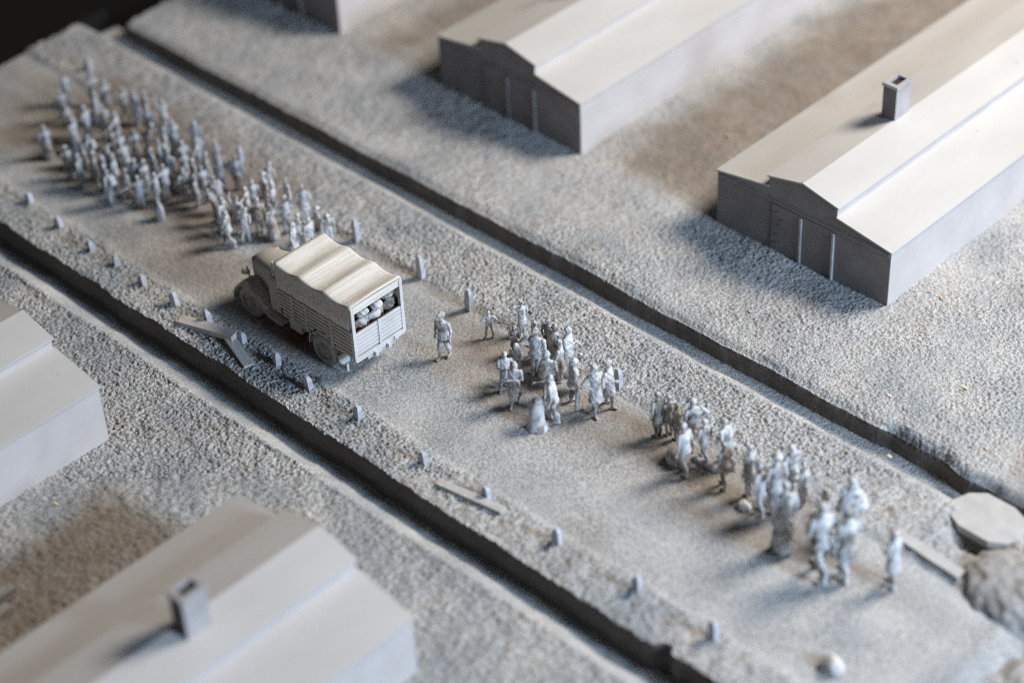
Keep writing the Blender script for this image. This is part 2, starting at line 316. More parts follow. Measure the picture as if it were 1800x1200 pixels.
# ------------------------------------------------------------------ barracks
def barrack(ox, ye, sgn, length, label, batten_m=None, skew=0.0, chim=(3.05, 4.75)):
    """local x 0..6.5 across, y from the gable (0) inwards; sgn +1 runs to +y, -1 to -y"""
    r = empty('barrack', (ox, ye, 0), skew, label=label, cat='barrack', group='long grey barracks beside the road')
    Wd = 6.5; e0, e1, m0, m1 = 2.0, 2.32, 2.68, 2.96; a, b = 1.98, 4.52; mid = 3.25
    Y = lambda d: sgn * d
    y0, y1 = sorted((Y(0), Y(length)))
    bm = bmesh.new(); prism(bm, [(0, -.15), (Wd, -.15), (Wd, e0 - .05), (b, e1 - .05), (b, m0 - .05), (mid, m1 - .05), (a, m0 - .05), (a, e1 - .05), (0, e0 - .05)], y0, y1)
    w = fin('wall', bm, M['barrack_side'], r)
    # the end wall carries a darker coat that paints in its shade
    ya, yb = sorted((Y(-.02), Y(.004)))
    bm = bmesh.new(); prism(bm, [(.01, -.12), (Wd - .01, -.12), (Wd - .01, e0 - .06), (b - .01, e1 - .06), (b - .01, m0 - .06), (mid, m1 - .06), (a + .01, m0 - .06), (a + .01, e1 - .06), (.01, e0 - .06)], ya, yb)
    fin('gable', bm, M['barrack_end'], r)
    oy0, oy1 = sorted((Y(-.05), Y(length)))
    def slab(n, x0, z0, x1, z1, t=.055):
        bm = bmesh.new(); prism(bm, [(x0, z0 - t), (x1, z1 - t), (x1, z1), (x0, z0)], oy0, oy1); return fin(n, bm, M['barrack'], r, bevel=.012)
    slab('roof', -.04, e0 + .003, a + .003, e1 + .01); slab('roof', Wd + .04, e0 + .003, b - .003, e1 + .01)
    slab('monitor_roof', a - .06, m0 - .008, mid - .001, m1 + .012); slab('monitor_roof', b + .06, m0 - .008, mid + .001, m1 + .012)
    # chimney
    cx, cy = chim[0], Y(chim[1]); bm = bmesh.new(); box(bm, cx - .25, cx + .25, cy - .36, cy + .36, 2.6, 4.06)
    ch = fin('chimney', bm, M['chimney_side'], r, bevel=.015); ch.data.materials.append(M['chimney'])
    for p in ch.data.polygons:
        if p.normal.y < -.9: p.material_index = 1  # faces turned from the lamps take a darker copy, shade painted in
    bm = bmesh.new()
    for (x0, x1, q0, q1) in ((-.29, -.16, -.40, .40), (.16, .29, -.40, .40), (-.16, .16, -.40, -.25), (-.16, .16, .25, .40)): box(bm, cx + x0, cx + x1, cy + q0, cy + q1, 4.05, 4.16)
    fin('cap', bm, M['chimney_side'], ch); bm = bmesh.new(); box(bm, cx - .15, cx + .15, cy - .24, cy + .24, 4.0, 4.065); fin('flue', bm, M['dark'], ch)
    # gable joinery
    def bar(n, x0, x1, z0, z1, t, m, par, off=-.02, bevel=.008):
        ya, yb = sorted((Y(off), Y(off - t))); bm = bmesh.new(); box(bm, x0, x1, ya, yb, z0, z1); return fin(n, bm, m, par, bevel=bevel)
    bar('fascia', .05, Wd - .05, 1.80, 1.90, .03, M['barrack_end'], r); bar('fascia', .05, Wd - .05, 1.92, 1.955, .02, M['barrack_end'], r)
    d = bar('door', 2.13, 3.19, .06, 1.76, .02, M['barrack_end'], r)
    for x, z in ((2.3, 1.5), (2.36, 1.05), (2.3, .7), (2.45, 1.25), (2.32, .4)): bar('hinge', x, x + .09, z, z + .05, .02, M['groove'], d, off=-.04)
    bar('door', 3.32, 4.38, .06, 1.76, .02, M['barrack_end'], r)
    bar('groove', 2.085, 2.115, .04, 1.78, .006, M['groove'], r, bevel=0)
    for x in (3.22, 4.42): bar('batten', x, x + .07, .0, 1.70, .07, batten_m or M['batten'], r, bevel=.02)
    return r
b1 = barrack(.72, 8.45, 1, 17, 'long grey barrack with a tall square chimney, front corner in sharp focus')
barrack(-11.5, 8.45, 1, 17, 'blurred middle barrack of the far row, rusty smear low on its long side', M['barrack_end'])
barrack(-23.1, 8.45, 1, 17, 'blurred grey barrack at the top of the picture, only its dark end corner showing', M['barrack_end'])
barrack(.82, -10.92, -1, 13, 'strongly blurred barrack nearest to the camera with a leaning looking square chimney', chim=(3.5, 4.2))
barrack(-11.9, -10.62, -1, 13, 'grey barrack across the near ditch from the truck, a scratch on its long wall')

# ------------------------------------------------------------------ truck
T = empty('truck', (-4.2, -3.28, 0), 0, label='old flat grey army truck with canvas canopy and three men in the back', cat='truck')
TX, TY = -4.2, -3.28
def tl(x): return x - TX
def tpart(n, m, boxes=(), parent=None, bevel=.015, smooth=False, build=None):
    bm = bmesh.new()
    for x0, x1, y0, y1, z0, z1 in boxes: box(bm, tl(x0), tl(x1), y0, y1, z0, z1)
    if build: build(bm)
    return fin(n, bm, m, parent or T, bevel=bevel, smooth=smooth)
HW = .96     # half width of the load box
XB, XF = -2.06, -5.28
tpart('chassis', M['dark'], [(-7.0, XB - .1, -.42, -.28, .55, .72), (-7.0, XB - .1, .28, .42, .55, .72), (-6.8, -6.5, -.5, .5, .5, .62), (-3.5, -3.2, -.8, .8, .46, .6), (-5.9, -5.2, -.3, .3, .5, .8)])
tpart('load_bed', M['truck'], [(XF + .04, XB - .04, -HW + .03, HW - .03, .80, .92)])
# planked sides: rows of boards with dark gaps, stakes over them
for sd in (-1, 1):
    y = sd * HW
    sp = tpart('side_panel', M['dark'], [(XF + .05, XB - .04, min(y, y - sd * .03), max(y, y - sd * .03), .84, 1.86)], bevel=0)
    nb = 7; zb, zt = .86, 1.80; hgt = (zt - zb) / nb
    for k in range(nb):
        z0 = zb + k * hgt
        y0, y1 = sorted((y + sd * .002, y + sd * .04))
        xf = XF + .05 + (.0 if k > 1 else .12)
        tpart('plank', M['truck'], [(xf, XB - .03, y0, y1, z0, z0 + hgt - .035)], parent=sp, bevel=.006)
    for x in (-4.62, -4.02, -2.95):
        y0, y1 = sorted((y + sd * .041, y + sd * .07))
        tpart('stake', M['truck'], [(x - .04, x + .04, y0, y1, .84, 1.82)], parent=sp, bevel=.006)
# tailgate
tg = tpart('tailgate', M['dark'], [(XB - .03, XB - .002, -HW + .09, HW - .05, .90, 1.72)], bevel=0)
for k in range(6):
    z0 = .92 + k * .132; tpart('plank', M['truck_pale'], [(XB, XB + .035, -HW + .09, HW - .05, z0, z0 + .112)], parent=tg, bevel=.006)
tpart('brace', M['truck_pale'], [(XB + .036, XB + .06, -.03, .03, .84, 1.74)], parent=tg, bevel=.006)
for sd in (-1, 1): tpart('corner_post', M['truck_pale'], [(XB - .06, XB + .05, *sorted((sd * (HW + .03), sd * (HW - .08))), .74, 2.62)], bevel=.03)
# canopy
def canopy(bm):
    bows = [XF, -4.17, -3.12, XB]; xs = []
    for i in range(3): xs += list(np.linspace(bows[i], bows[i + 1], 12, endpoint=False))
    xs.append(XB + .02); prof = []
    for i, t in enumerate(np.linspace(0, 1, 31)): prof.append(t)
    rows = []
    for x in xs:
        k = max(i for i in range(3) if x >= bows[i] - 1e-6); t = min(1, (x - bows[k]) / (bows[k + 1] - bows[k])); sag = math.sin(math.pi * t) ** 1.3
        row = []
        zt = 2.70 - .11 * sag
        pts = [(-HW - .03, 1.80), (-HW - .03 + .008 * sag, 2.1), (-HW - .03 + .012 * sag, 2.4), (-HW - .028 + .015 * sag, zt - .05), (-HW - .012, zt - .014), (-HW + .06, zt)]
        pts += [(yy, zt + .03 * (1 - (yy / .85) ** 2) - .03 * sag * (1 - (yy / .85) ** 2)) for yy in np.linspace(-.7, .7, 9)]
        pts += [(-p[0], p[1]) for p in pts[5::-1]]
        for (yy, zz) in pts:
            n1 = .012 * float(pn(x * 3, yy * 1.2 + zz, 71)); row.append(bm.verts.new((tl(x), yy, zz + n1)))
        rows.append(row)
    for i in range(len(rows) - 1):
        for j in range(len(rows[0]) - 1): bm.faces.new((rows[i][j], rows[i + 1][j], rows[i + 1][j + 1], rows[i][j + 1]))
    # front wall
    f = rows[0]; bm.faces.new(f[::-1])
cn = tpart('canopy', M['canvas'], build=canopy, bevel=0, smooth=True)
sol = cn.modifiers.new('thickness', 'SOLIDIFY'); sol.thickness = .045; sol.offset = -1
# rear frame of the canvas round the opening
tpart('rear_valance', M['canvas'], [(XB - .02, XB + .03, -HW + .07, HW - .05, 2.40, 2.63)], bevel=.02)
tpart('front_wall', M['truck'], [(XF + .05, XF + .08, -HW + .05, HW - .05, 1.0, 2.5)], bevel=0)
# bonnet and cab
def bonnet(bm):
    st = [(-7.13, .28, 1.56, 1.06), (-7.11, .37, 1.68, 1.0), (-7.03, .43, 1.76, .98), (-6.6, .50, 1.82, .95), (-6.1, .62, 1.90, .92), (-5.75, .78, 1.96, .9)]
    rings = []
    for x, hw, zt, zb in st:
        pr = [(-hw, zb), (-hw - .015, (zb + zt) / 2), (-hw * .98, zt - .26), (-hw * .86, zt - .12), (-hw * .62, zt - .045), (-hw * .3, zt - .01), (0, zt), (hw * .3, zt - .01), (hw * .62, zt - .045), (hw * .86, zt - .12), (hw * .98, zt - .26), (hw + .015, (zb + zt) / 2), (hw, zb)]
        rings.append([bm.verts.new((tl(x), y, z)) for y, z in pr])
    for i in range(len(rings) - 1):
        n = len(rings[0])
        for j in range(n): bm.faces.new((rings[i][j], rings[i][(j + 1) % n], rings[i + 1][(j + 1) % n], rings[i + 1][j]))
    bm.faces.new(rings[0]); bm.faces.new(rings[-1][::-1])
hd = tpart('bonnet', M['truck'], build=bonnet, bevel=0, smooth=True)
gr = tpart('grille', M['dark'], [(-7.16, -7.125, -.34, .34, .98, 1.62)])
for k in range(6): tpart('grille_bar', M['truck'], [(-7.19, -7.161, -.28 + k * .108, -.25 + k * .108, 1.0, 1.6)], parent=gr, bevel=0)
def cab(bm):
    prism(bm, [(tl(-5.78), .72), (tl(XF + .045), .72), (tl(XF + .045), 1.93), (tl(-5.62), 1.93), (tl(-5.78), 1.80)], -.88, .88)
tpart('cab', M['truck'], build=cab, bevel=.03)
ws = tpart('windscreen', M['dark'], [(-5.60, -5.56, -.74, .74, 1.935, 2.42)], bevel=.01)
tpart('frame', M['truck'], [(-5.63, -5.54, -.82, -.741, 1.93, 2.46), (-5.63, -5.54, .741, .82, 1.93, 2.46), (-5.63, -5.54, -.03, .03, 1.936, 2.43)], parent=ws, bevel=.01)
for sd in (-1, 1):
    y0, y1 = sorted((sd * .882, sd * .90)); dr = tpart('door', M['truck'], [(-5.72, -5.30, y0, y1, .80, 1.86)], bevel=.02)
    y0, y1 = sorted((sd * .901, sd * .93)); tpart('handle', M['truck'], [(-5.42, -5.34, y0, y1, 1.45, 1.49)], parent=dr, bevel=.005)
    # wing over the front wheel sweeping into the running board
    def wing(bm, sd=sd):
        y0, y1 = sd * .46, sd * 1.04; pts = []
        for a in np.linspace(195, 20, 15): pts.append((-6.70 + .66 * math.cos(math.radians(a)), .52 + .62 * math.sin(math.radians(a))))
        pts += [(-5.75, .52), (-5.2, .50)]
        o = [];  i_ = []
        for k, (x, z) in enumerate(pts):
            o.append([bm.verts.new((tl(x), yy, z + dz)) for yy, dz in ((y0, .03), ((y0 + y1) / 2, .045), (y1, 0), (y1, -.06), (y0, -.05))])
        for k in range(len(o) - 1):
            for j in range(5): bm.faces.new((o[k][j], o[k + 1][j], o[k + 1][(j + 1) % 5], o[k][(j + 1) % 5]))
        bm.faces.new(o[0]); bm.faces.new(o[-1][::-1])
    tpart('front_wing', M['truck'], build=wing, bevel=0, smooth=True)
    def hl(bm, sd=sd):
        hull(bm, [((tl(-7.22), sd * .62, 1.26), (.06, .14, .14)), ((tl(-7.06), sd * .62, 1.26), (.05, .07, .07))])
    h = tpart('headlight', M['truck'], build=hl, bevel=0, smooth=True)
    def st(bm, sd=sd): cyl(bm, (tl(-7.08), sd * .58, 1.08), (0, 0, 1), .025, .25, 8)
    tpart('bracket', M['truck'], build=st, parent=h, bevel=0)
    def rw(bm, sd=sd):
        y0, y1 = sd * .55, sd * 1.0; o = []
        for a in np.linspace(185, 40, 12):
            x, z = -3.36 + .64 * math.cos(math.radians(a)), .50 + .62 * math.sin(math.radians(a)); c, s = math.cos(math.radians(a)) * .05, math.sin(math.radians(a)) * .05
            o.append([bm.verts.new((tl(x + c * q), yy, z + s * q)) for yy, q in ((y0, 0), (y1, 0), (y1, 1), (y0, 1))])
        for k in range(len(o) - 1):
            for j in range(4): bm.faces.new((o[k][j], o[k + 1][j], o[k + 1][(j + 1) % 4], o[k][(j + 1) % 4]))
        bm.faces.new(o[0]); bm.faces.new(o[-1][::-1])
    tpart('rear_mudguard', M['truck'], build=rw, bevel=0)
    y0, y1 = sorted((sd * .62, sd * 1.02))
    tpart('mud_flap', M['truck_pale'], [(-2.78, -2.72, y0, y1, .22, .62), (-2.74, -2.40, *sorted((sd * .94, sd * 1.02)), .22, .32), (-2.46, -2.40, *sorted((sd * .94, sd * 1.02)), .32, .5)], bevel=.01)
    y0, y1 = sorted((sd * .72, sd * .92)); tpart('tool_box', M['truck'], [(-4.95, -4.45, y0, y1, .45, .76)], bevel=.02)
tw, rm = None, None
for x in (-6.70, -3.36):
    for sd in (-1, 1):
        w = empty('wheel', (tl(x), sd * (.86 if x < -5 else .93), .50)); w.parent = T
        if tw is None:
            bm = bmesh.new(); prof = [(.30, -.11), (.44, -.12), (.50, -.085), (.515, -.03), (.515, .03), (.50, .085), (.44, .12), (.30, .11)]
            n = 36; R = [[bm.verts.new((r * math.cos(2 * math.pi * i / n), yy, r * math.sin(2 * math.pi * i / n))) for r, yy in prof] for i in range(n)]
            for i in range(n):
                for j in range(len(prof)): bm.faces.new((R[i][j], R[(i + 1) % n][j], R[(i + 1) % n][(j + 1) % 8], R[i][(j + 1) % 8]))
            o = fin('tyre', bm, M['tyre'], w, smooth=True); tw = o.data
            bm = bmesh.new(); cyl(bm, (0, 0, 0), (0, 1, 0), .31, .14, 28); cyl(bm, (0, 0, 0), (0, 1, 0), .20, .19, 28, .2); cyl(bm, (0, 0, 0), (0, 1, 0), .08, .26, 14)
            for k in range(8):
                a = k * math.pi / 4; cyl(bm, (.14 * math.cos(a), 0, .14 * math.sin(a)), (0, 1, 0), .022, .215, 6)
            o = fin('rim', bm, M['tyre'], w); rm = o.data
        else: link('tyre', tw, None, w); link('rim', rm, None, w)
tpart('front_bumper', M['truck'], [(-7.40, -7.32, -.85, .85, .52, .66)], bevel=.02)
rb = tpart('rear_bumper', M['truck_pale'], [(XB - .02, XB + .055, -HW + .02, HW - .02, .70, .86), (XB - .10, XB + .03, -.5, .5, .56, .70)], bevel=.02)
tpart('tow_hook', M['truck_pale'], [(XB + .056, XB + .16, -.30, -.20, .62, .76), (XB + .056, XB + .16, .20, .30, .62, .76), (XB + .056, XB + .10, .5, .7, .72, .84)], parent=rb, bevel=.02)

# ------------------------------------------------------------------ people
LEGS = {'stand': ((.09, 0, 0), (.09, 0, 0)), 'apart': ((.2, -.02, 0), (.2, .03, 0)), 'walk': ((.09, -.24, 0), (.08, .22, .05)), 'run': ((.09, -.36, .04), (.08, .40, .16)), 'step': ((.1, -.13, 0), (.1, .12, .02))}
ARMS = {'down': ((.27, .03, 1.13), (.265, -.05, .87)), 'hip': ((.43, .06, 1.17), (.21, -.03, 1.02)), 'folded': ((.27, -.07, 1.13), (-.07, -.2, 1.19)), 'bent': ((.28, .02, 1.13), (.16, -.25, 1.16)),
        'fwd': ((.24, -.22, 1.3), (.2, -.50, 1.30)), 'out': ((.46, -.05, 1.33), (.70, -.12, 1.30)), 'up': ((.36, -.05, 1.62), (.30, -.1, 1.88)), 'head': ((.36, -.12, 1.54), (.13, -.1, 1.74)),
        'back': ((.29, .14, 1.15), (.06, .18, 1.02)), 'carry': ((.27, .03, 1.13), (.30, .0, .85)), 'swing': ((.27, -.12, 1.15), (.25, -.34, 1.0))}
def hand(bm, w, d, s, xf):
    """palm, four unequal fingers slightly curled and a thumb from the side of the palm"""
    d = d.normalized(); side = d.cross(Vector((0, 0, 1)))
    side = (side if side.length > .2 else Vector((0, 1, 0))).normalized(); cur = d.cross(side)
    p1 = w + d * .085
    hull(bm, [(w, .026), (p1 + side * .025, .020), (p1 - side * .025, .020)], xf)
    for k, ln in enumerate((.062, .075, .07, .052)):
        b = p1 + side * (.030 - .02 * k); m1 = b + d * ln * .55 + cur * .008; e = b + d * ln + cur * .03
        hull(bm, [(b, .0125), (m1, .0115)], xf); hull(bm, [(m1, .0115), (e, .0095)], xf)
    t0 = w + d * .03 + side * .028; t1 = w + d * .07 + side * .058 + cur * .012; t2 = w + d * .1 + side * .06 + cur * .025
    hull(bm, [(t0, .014), (t1, .0125)], xf); hull(bm, [(t1, .0125), (t2, .010)], xf)
BODY, CLOTH = {}, {}
def body_mesh(legs, al, ar, lean, turn):
    key = (legs, al, ar, lean, turn)
    if key in BODY: return BODY[key]
    bm = bmesh.new(); lr = math.radians(lean)
    def up(p):   # upper body leans about the hips
        p = Vector(p)
        if p.z > .95:
            z = p.z - .95; w = min(1, z / .25); a = lr * w
            return Vector((p.x, p.y * math.cos(a) - z * math.sin(a), .95 + z * math.cos(a) + p.y * math.sin(a)))
        return p
    if legs == 'kneel':
        for s in (-1, 1):
            hull(bm, [((s * .1, 0, .9), .1), ((s * .12, -.03, .50), .075)]); hull(bm, [((s * .12, -.03, .50), .07), ((s * .12, .40, .50), .05)]); hull(bm, [((s * .12, .40, .5), .045), ((s * .12, .52, .46), .04)])
    else:
        for s, (fx, fy, fz) in zip((-1, 1), LEGS[legs]):
            hip = (s * .09, 0, .90); kn = (s * (.09 * .4 + fx * .6), fy * .5 - .05, .50 + fz * .6); an = (s * fx, fy + (.03 if fy > .1 else 0), .09 + fz)
            hull(bm, [(hip, (.105, .115, .1)), (kn, .073)]); hull(bm, [(kn, .073), ((an[0], an[1] + .02, an[2] + .2), .062), (an, .05)])
            hull(bm, [((an[0], an[1] + .04, an[2] - .04), .045), ((an[0] * 1.15, an[1] - .15, an[2] - .05), (.048, .05, .035))])
    hull(bm, [((0, 0, .95), (.175, .125, .1)), ((0, 0, 1.12), (.15, .108, .08))], up)
    hull(bm, [((0, 0, 1.12), (.15, .108, .08)), ((0, -.01, 1.30), (.19, .125, .1)), ((0, .01, 1.42), (.205, .085, .05))], up)
    hull(bm, [((0, .015, 1.44), (.10, .07, .04)), ((0, 0, 1.56), .055)], up)
    tr = math.radians(turn); hd = Vector((0, -.015, 1.65))
    def hx(p):
        q = Vector(p) - hd; q = Vector((q.x * math.cos(tr) - q.y * math.sin(tr), q.x * math.sin(tr) + q.y * math.cos(tr), q.z)); return up(q + hd)
    hull(bm, [((0, 0, 1.68), (.088, .108, .098)), ((0, -.03, 1.59), (.066, .075, .07))], hx)
    hull(bm, [((0, -.115, 1.655), .02), ((0, -.13, 1.625), .022)], hx)                    # nose
    hull(bm, [((-.05, -.095, 1.685), .02), ((.05, -.095, 1.685), .02)], hx)              # brow
    hull(bm, [((-.025, -.095, 1.575), .016), ((.025, -.095, 1.575), .016)], hx)          # mouth
    for s in (-1, 1): hull(bm, [((s * .09, .0, 1.67), (.018, .026, .034)), ((s * .085, .0, 1.63), (.014, .018, .02))], hx)
    ends = []
    for s, k in ((-1, ar), (1, al)):
        e, w = ARMS[k]; sh = Vector((s * .215, .01, 1.41)); e = Vector((s * e[0], e[1], e[2])); w = Vector((s * w[0], w[1], w[2]))
        hull(bm, [(sh, .068), (e, .053)], up); hull(bm, [(e, .053), (w, .038)], up); ends.append((w, w - e, s))
    def ex(b2):
        for w, d, s in ends: hand(b2, w, d, s, up)
    me = remesh(bm, .026, 2, ex, .012); me.materials.append(M['fig']); BODY[key] = me; return me
def cloth_mesh(kind, lean, turn, legs):
    wide = .06 if legs in ('walk', 'apart', 'run') else 0.0
    key = (kind, lean, turn if kind in HEADS else 0, wide if kind not in HEADS else 0)
    if key in CLOTH: return CLOTH[key]
    bm = bmesh.new(); lr = math.radians(lean)
    def up(p):
        p = Vector(p)
        if p.z > .95:
            z = p.z - .95; w = min(1, z / .25); a = lr * w
            return Vector((p.x, p.y * math.cos(a) - z * math.sin(a), .95 + z * math.cos(a) + p.y * math.sin(a)))
        return p
    tr = math.radians(turn); hd = Vector((0, -.015, 1.65))
    def hx(p):
        q = Vector(p) - hd; q = Vector((q.x * math.cos(tr) - q.y * math.sin(tr), q.x * math.sin(tr) + q.y * math.cos(tr), q.z)); return up(q + hd)
    top = lambda g=0: hull(bm, [((0, .005, 1.42), (.222 + g, .105 + g, .06)), ((0, -.005, 1.28), (.205 + g, .145 + g, .08)), ((0, 0, 1.08), (.172 + g, .128 + g, .06))], up)
    if kind == 'jacket': top(); hull(bm, [((0, 0, 1.08), (.175, .13, .05)), ((0, 0, .80), (.215, .165 + wide * .5, .03))], up)
    elif kind == 'coat': top(.006); hull(bm, [((0, 0, 1.08), (.18, .135, .05)), ((0, 0, .55), (.235 + wide, .2 + wide * 2, .03))], up); hull(bm, [((0, .03, 1.47), (.11, .085, .035))], up)
    elif kind == 'dress': top(-.004); hull(bm, [((0, 0, 1.06), (.15, .115, .04)), ((0, 0, .5), (.25 + wide, .22 + wide * 2, .03))], up)
    elif kind == 'skirt': hull(bm, [((0, 0, 1.05), (.16, .122, .03)), ((0, 0, .48), (.23 + wide, .2 + wide * 2, .03))], up)
    elif kind == 'robe': top(.01); hull(bm, [((0, 0, 1.08), (.185, .14, .05)), ((0, .01, .12), (.30, .28, .03))], up)
    elif kind == 'cape': hull(bm, [((0, .02, 1.50), (.10, .09, .04)), ((0, .03, 1.38), (.24, .14, .05)), ((0, .05, .88), (.44, .30, .02))], up)
    elif kind == 'cloak': hull(bm, [((0, .02, 1.47), (.14, .11, .04)), ((0, .03, 1.36), (.26, .16, .06)), ((0, .04, .6), (.34, .25, .03))], up)
    elif kind == 'backpack': hull(bm, [((0, .21, 1.38), (.15, .09, .06)), ((0, .22, 1.12), (.17, .11, .06))], up); hull(bm, [((-.12, .2, 1.44), .05), ((.12, .2, 1.44), .05)], up)
    elif kind == 'hair': hull(bm, [((0, .02, 1.695), (.098, .106, .09)), ((0, .045, 1.62), (.08, .07, .05))], hx)
    elif kind == 'bun': hull(bm, [((0, .02, 1.695), (.1, .108, .09)), ((0, .045, 1.62), (.08, .07, .05))], hx); hull(bm, [((0, .12, 1.75), .055), ((0, .13, 1.73), .05)], hx)
    elif kind == 'scarf': hull(bm, [((0, .012, 1.69), (.108, .118, .10)), ((0, .03, 1.56), (.1, .09, .06)), ((0, .07, 1.48), (.12, .07, .03))], hx)
    elif kind == 'cap': hull(bm, [((0, .0, 1.735), (.112, .125, .035)), ((0, .0, 1.77), (.125, .14, .022))], hx); hull(bm, [((-.05, -.12, 1.722), (.03, .04, .012)), ((.05, -.12, 1.722), (.03, .04, .012))], hx)
    elif kind == 'hat': hull(bm, [((0, 0, 1.735), (.17, .185, .014))], hx); hull(bm, [((0, 0, 1.75), (.105, .12, .03)), ((0, 0, 1.83), (.085, .1, .02))], hx)
    elif kind == 'helmet': hull(bm, [((0, -.04, 1.72), (.19, .22, .05)), ((0, -.03, 1.78), (.16, .18, .10))], hx); hull(bm, [((0, .03, 1.62), (.17, .15, .12))], hx)
    me = remesh(bm, .026, 1, None, .03, kind); me.materials.append(M['fig']); CLOTH[key] = me; return me
HEADS = {'hair', 'bun', 'scarf', 'cap', 'hat', 'helmet'}
def person(loc, h, face, label, group, legs='stand', al='down', ar='down', lean=2, turn=0, wear=('hair',), sx=1.0, dark=False, far=False):
    me = body_mesh(legs, al, ar, lean, turn)
    o = link('person', me, None); s = h / 1.78
    o.location = loc; o.rotation_euler = (0, 0, math.radians(face + 90)); o.scale = (s * sx, s * sx, s)
    tag(o, label, 'person', group)
    for k in wear: link(k, cloth_mesh(k, lean, turn, legs), None, o)
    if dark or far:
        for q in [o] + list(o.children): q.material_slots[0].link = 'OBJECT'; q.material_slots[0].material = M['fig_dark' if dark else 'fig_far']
    return o
def pp(px, foot, top, face, label, group, **k):
    b = at(px, foot); h = height_from(px, top, b)
    return person((b.x, b.y, .02), h, face, label, group, **k)
G1 = 'people gathered on the road behind the truck'
P1 = [
 (782, 629, 551, -75, 'officer in peaked cap and long jacket standing alone behind the truck', dict(legs='step', wear=('jacket', 'cap'))),
 (861, 595, 547, 140, 'small figure with hands on hips and legs apart, standing apart by the road post', dict(legs='apart', al='hip', ar='hip', wear=('hair',))),
 (919, 588, 530, 170, 'slim figure at the far back of the small group, hands raised to the head', dict(al='head', ar='bent', wear=('bun', 'skirt'))),
 (906, 622, 573, -60, 'woman with long hair hugging a dark bundle at the back left of the small group', dict(al='folded', ar='folded', wear=('scarf', 'dress'), dark=True)),
 (941, 626, 565, 60, 'bare headed figure half hidden behind the broad shouldered man', dict(wear=('hair',), al='bent')),
 (944, 662, 579, 110, 'broad shouldered man seen from behind in the middle of the small group', dict(al='hip', ar='down', wear=('jacket', 'hair'), sx=1.15)),
 (966, 630, 560, 100, 'round headed figure with dark coat at the rear of the small group', dict(wear=('coat', 'hair'), dark=True)),
 (977, 650, 571, 80, 'figure wrapped in a long dark cloak in the small group', dict(wear=('cloak', 'hair'), dark=True)),
 (999, 655, 575, 20, 'tall figure in a pale robe at the right rear of the small group', dict(al='bent', ar='folded', wear=('robe', 'hair'))),
 (986, 671, 598, -150, 'narrow figure standing in front of the pale robed one', dict(al='folded', ar='down', wear=('dress', 'hair'))),
 (910, 668, 604, -70, 'woman with wide hair and folded arms at the left of the small group', dict(al='folded', ar='bent', wear=('scarf', 'jacket'))),
 (890, 687, 619, -40, 'short figure with hands on the belly, outermost on the left of the small group', dict(legs='apart', al='bent', ar='folded', wear=('hair', 'jacket'))),
 (906, 713, 636, -55, 'girl in a knee length dress with arms pressed to her chest', dict(legs='step', al='folded', ar='folded', wear=('scarf', 'dress'))),
 (964, 700, 619, 115, 'broad man seen from behind with one arm hanging, next to a child', dict(al='bent', ar='down', wear=('jacket', 'hair'), sx=1.12)),
 (980, 672, 617, 100, 'small round headed child beside the broad man', dict(wear=('coat', 'hair'))),
 (974, 741, 660, -150, 'man stretching one arm out over the bell shaped stump', dict(legs='step', al='down', ar='fwd', lean=8, wear=('hair', 'jacket'))),
 (1010, 714, 631, 60, 'tall man in loose trousers seen from behind, right of the small group', dict(legs='apart', al='down', ar='down', wear=('jacket', 'hair'), sx=1.1)),
 (1014, 685, 619, 30, 'hunched figure behind the tall man in loose trousers', dict(al='folded', lean=15, wear=('cloak', 'hair'))),
 (1048, 728, 643, -20, 'thin woman leaning with one bent arm beside the tall man', dict(legs='step', al='bent', ar='hip', lean=-4, turn=30, wear=('scarf', 'dress'), sx=.9)),
 (1072, 713, 637, 20, 'figure in a long flared coat standing in front of a road post', dict(legs='step', al='carry', ar='bent', lean=-6, wear=('coat', 'hat'))),
]
for (px, ft, tp, fa, lab, k) in P1: pp(px, ft, tp, fa, lab, G1, **k)
G2 = 'people walking in a loose column at the right end of the road'
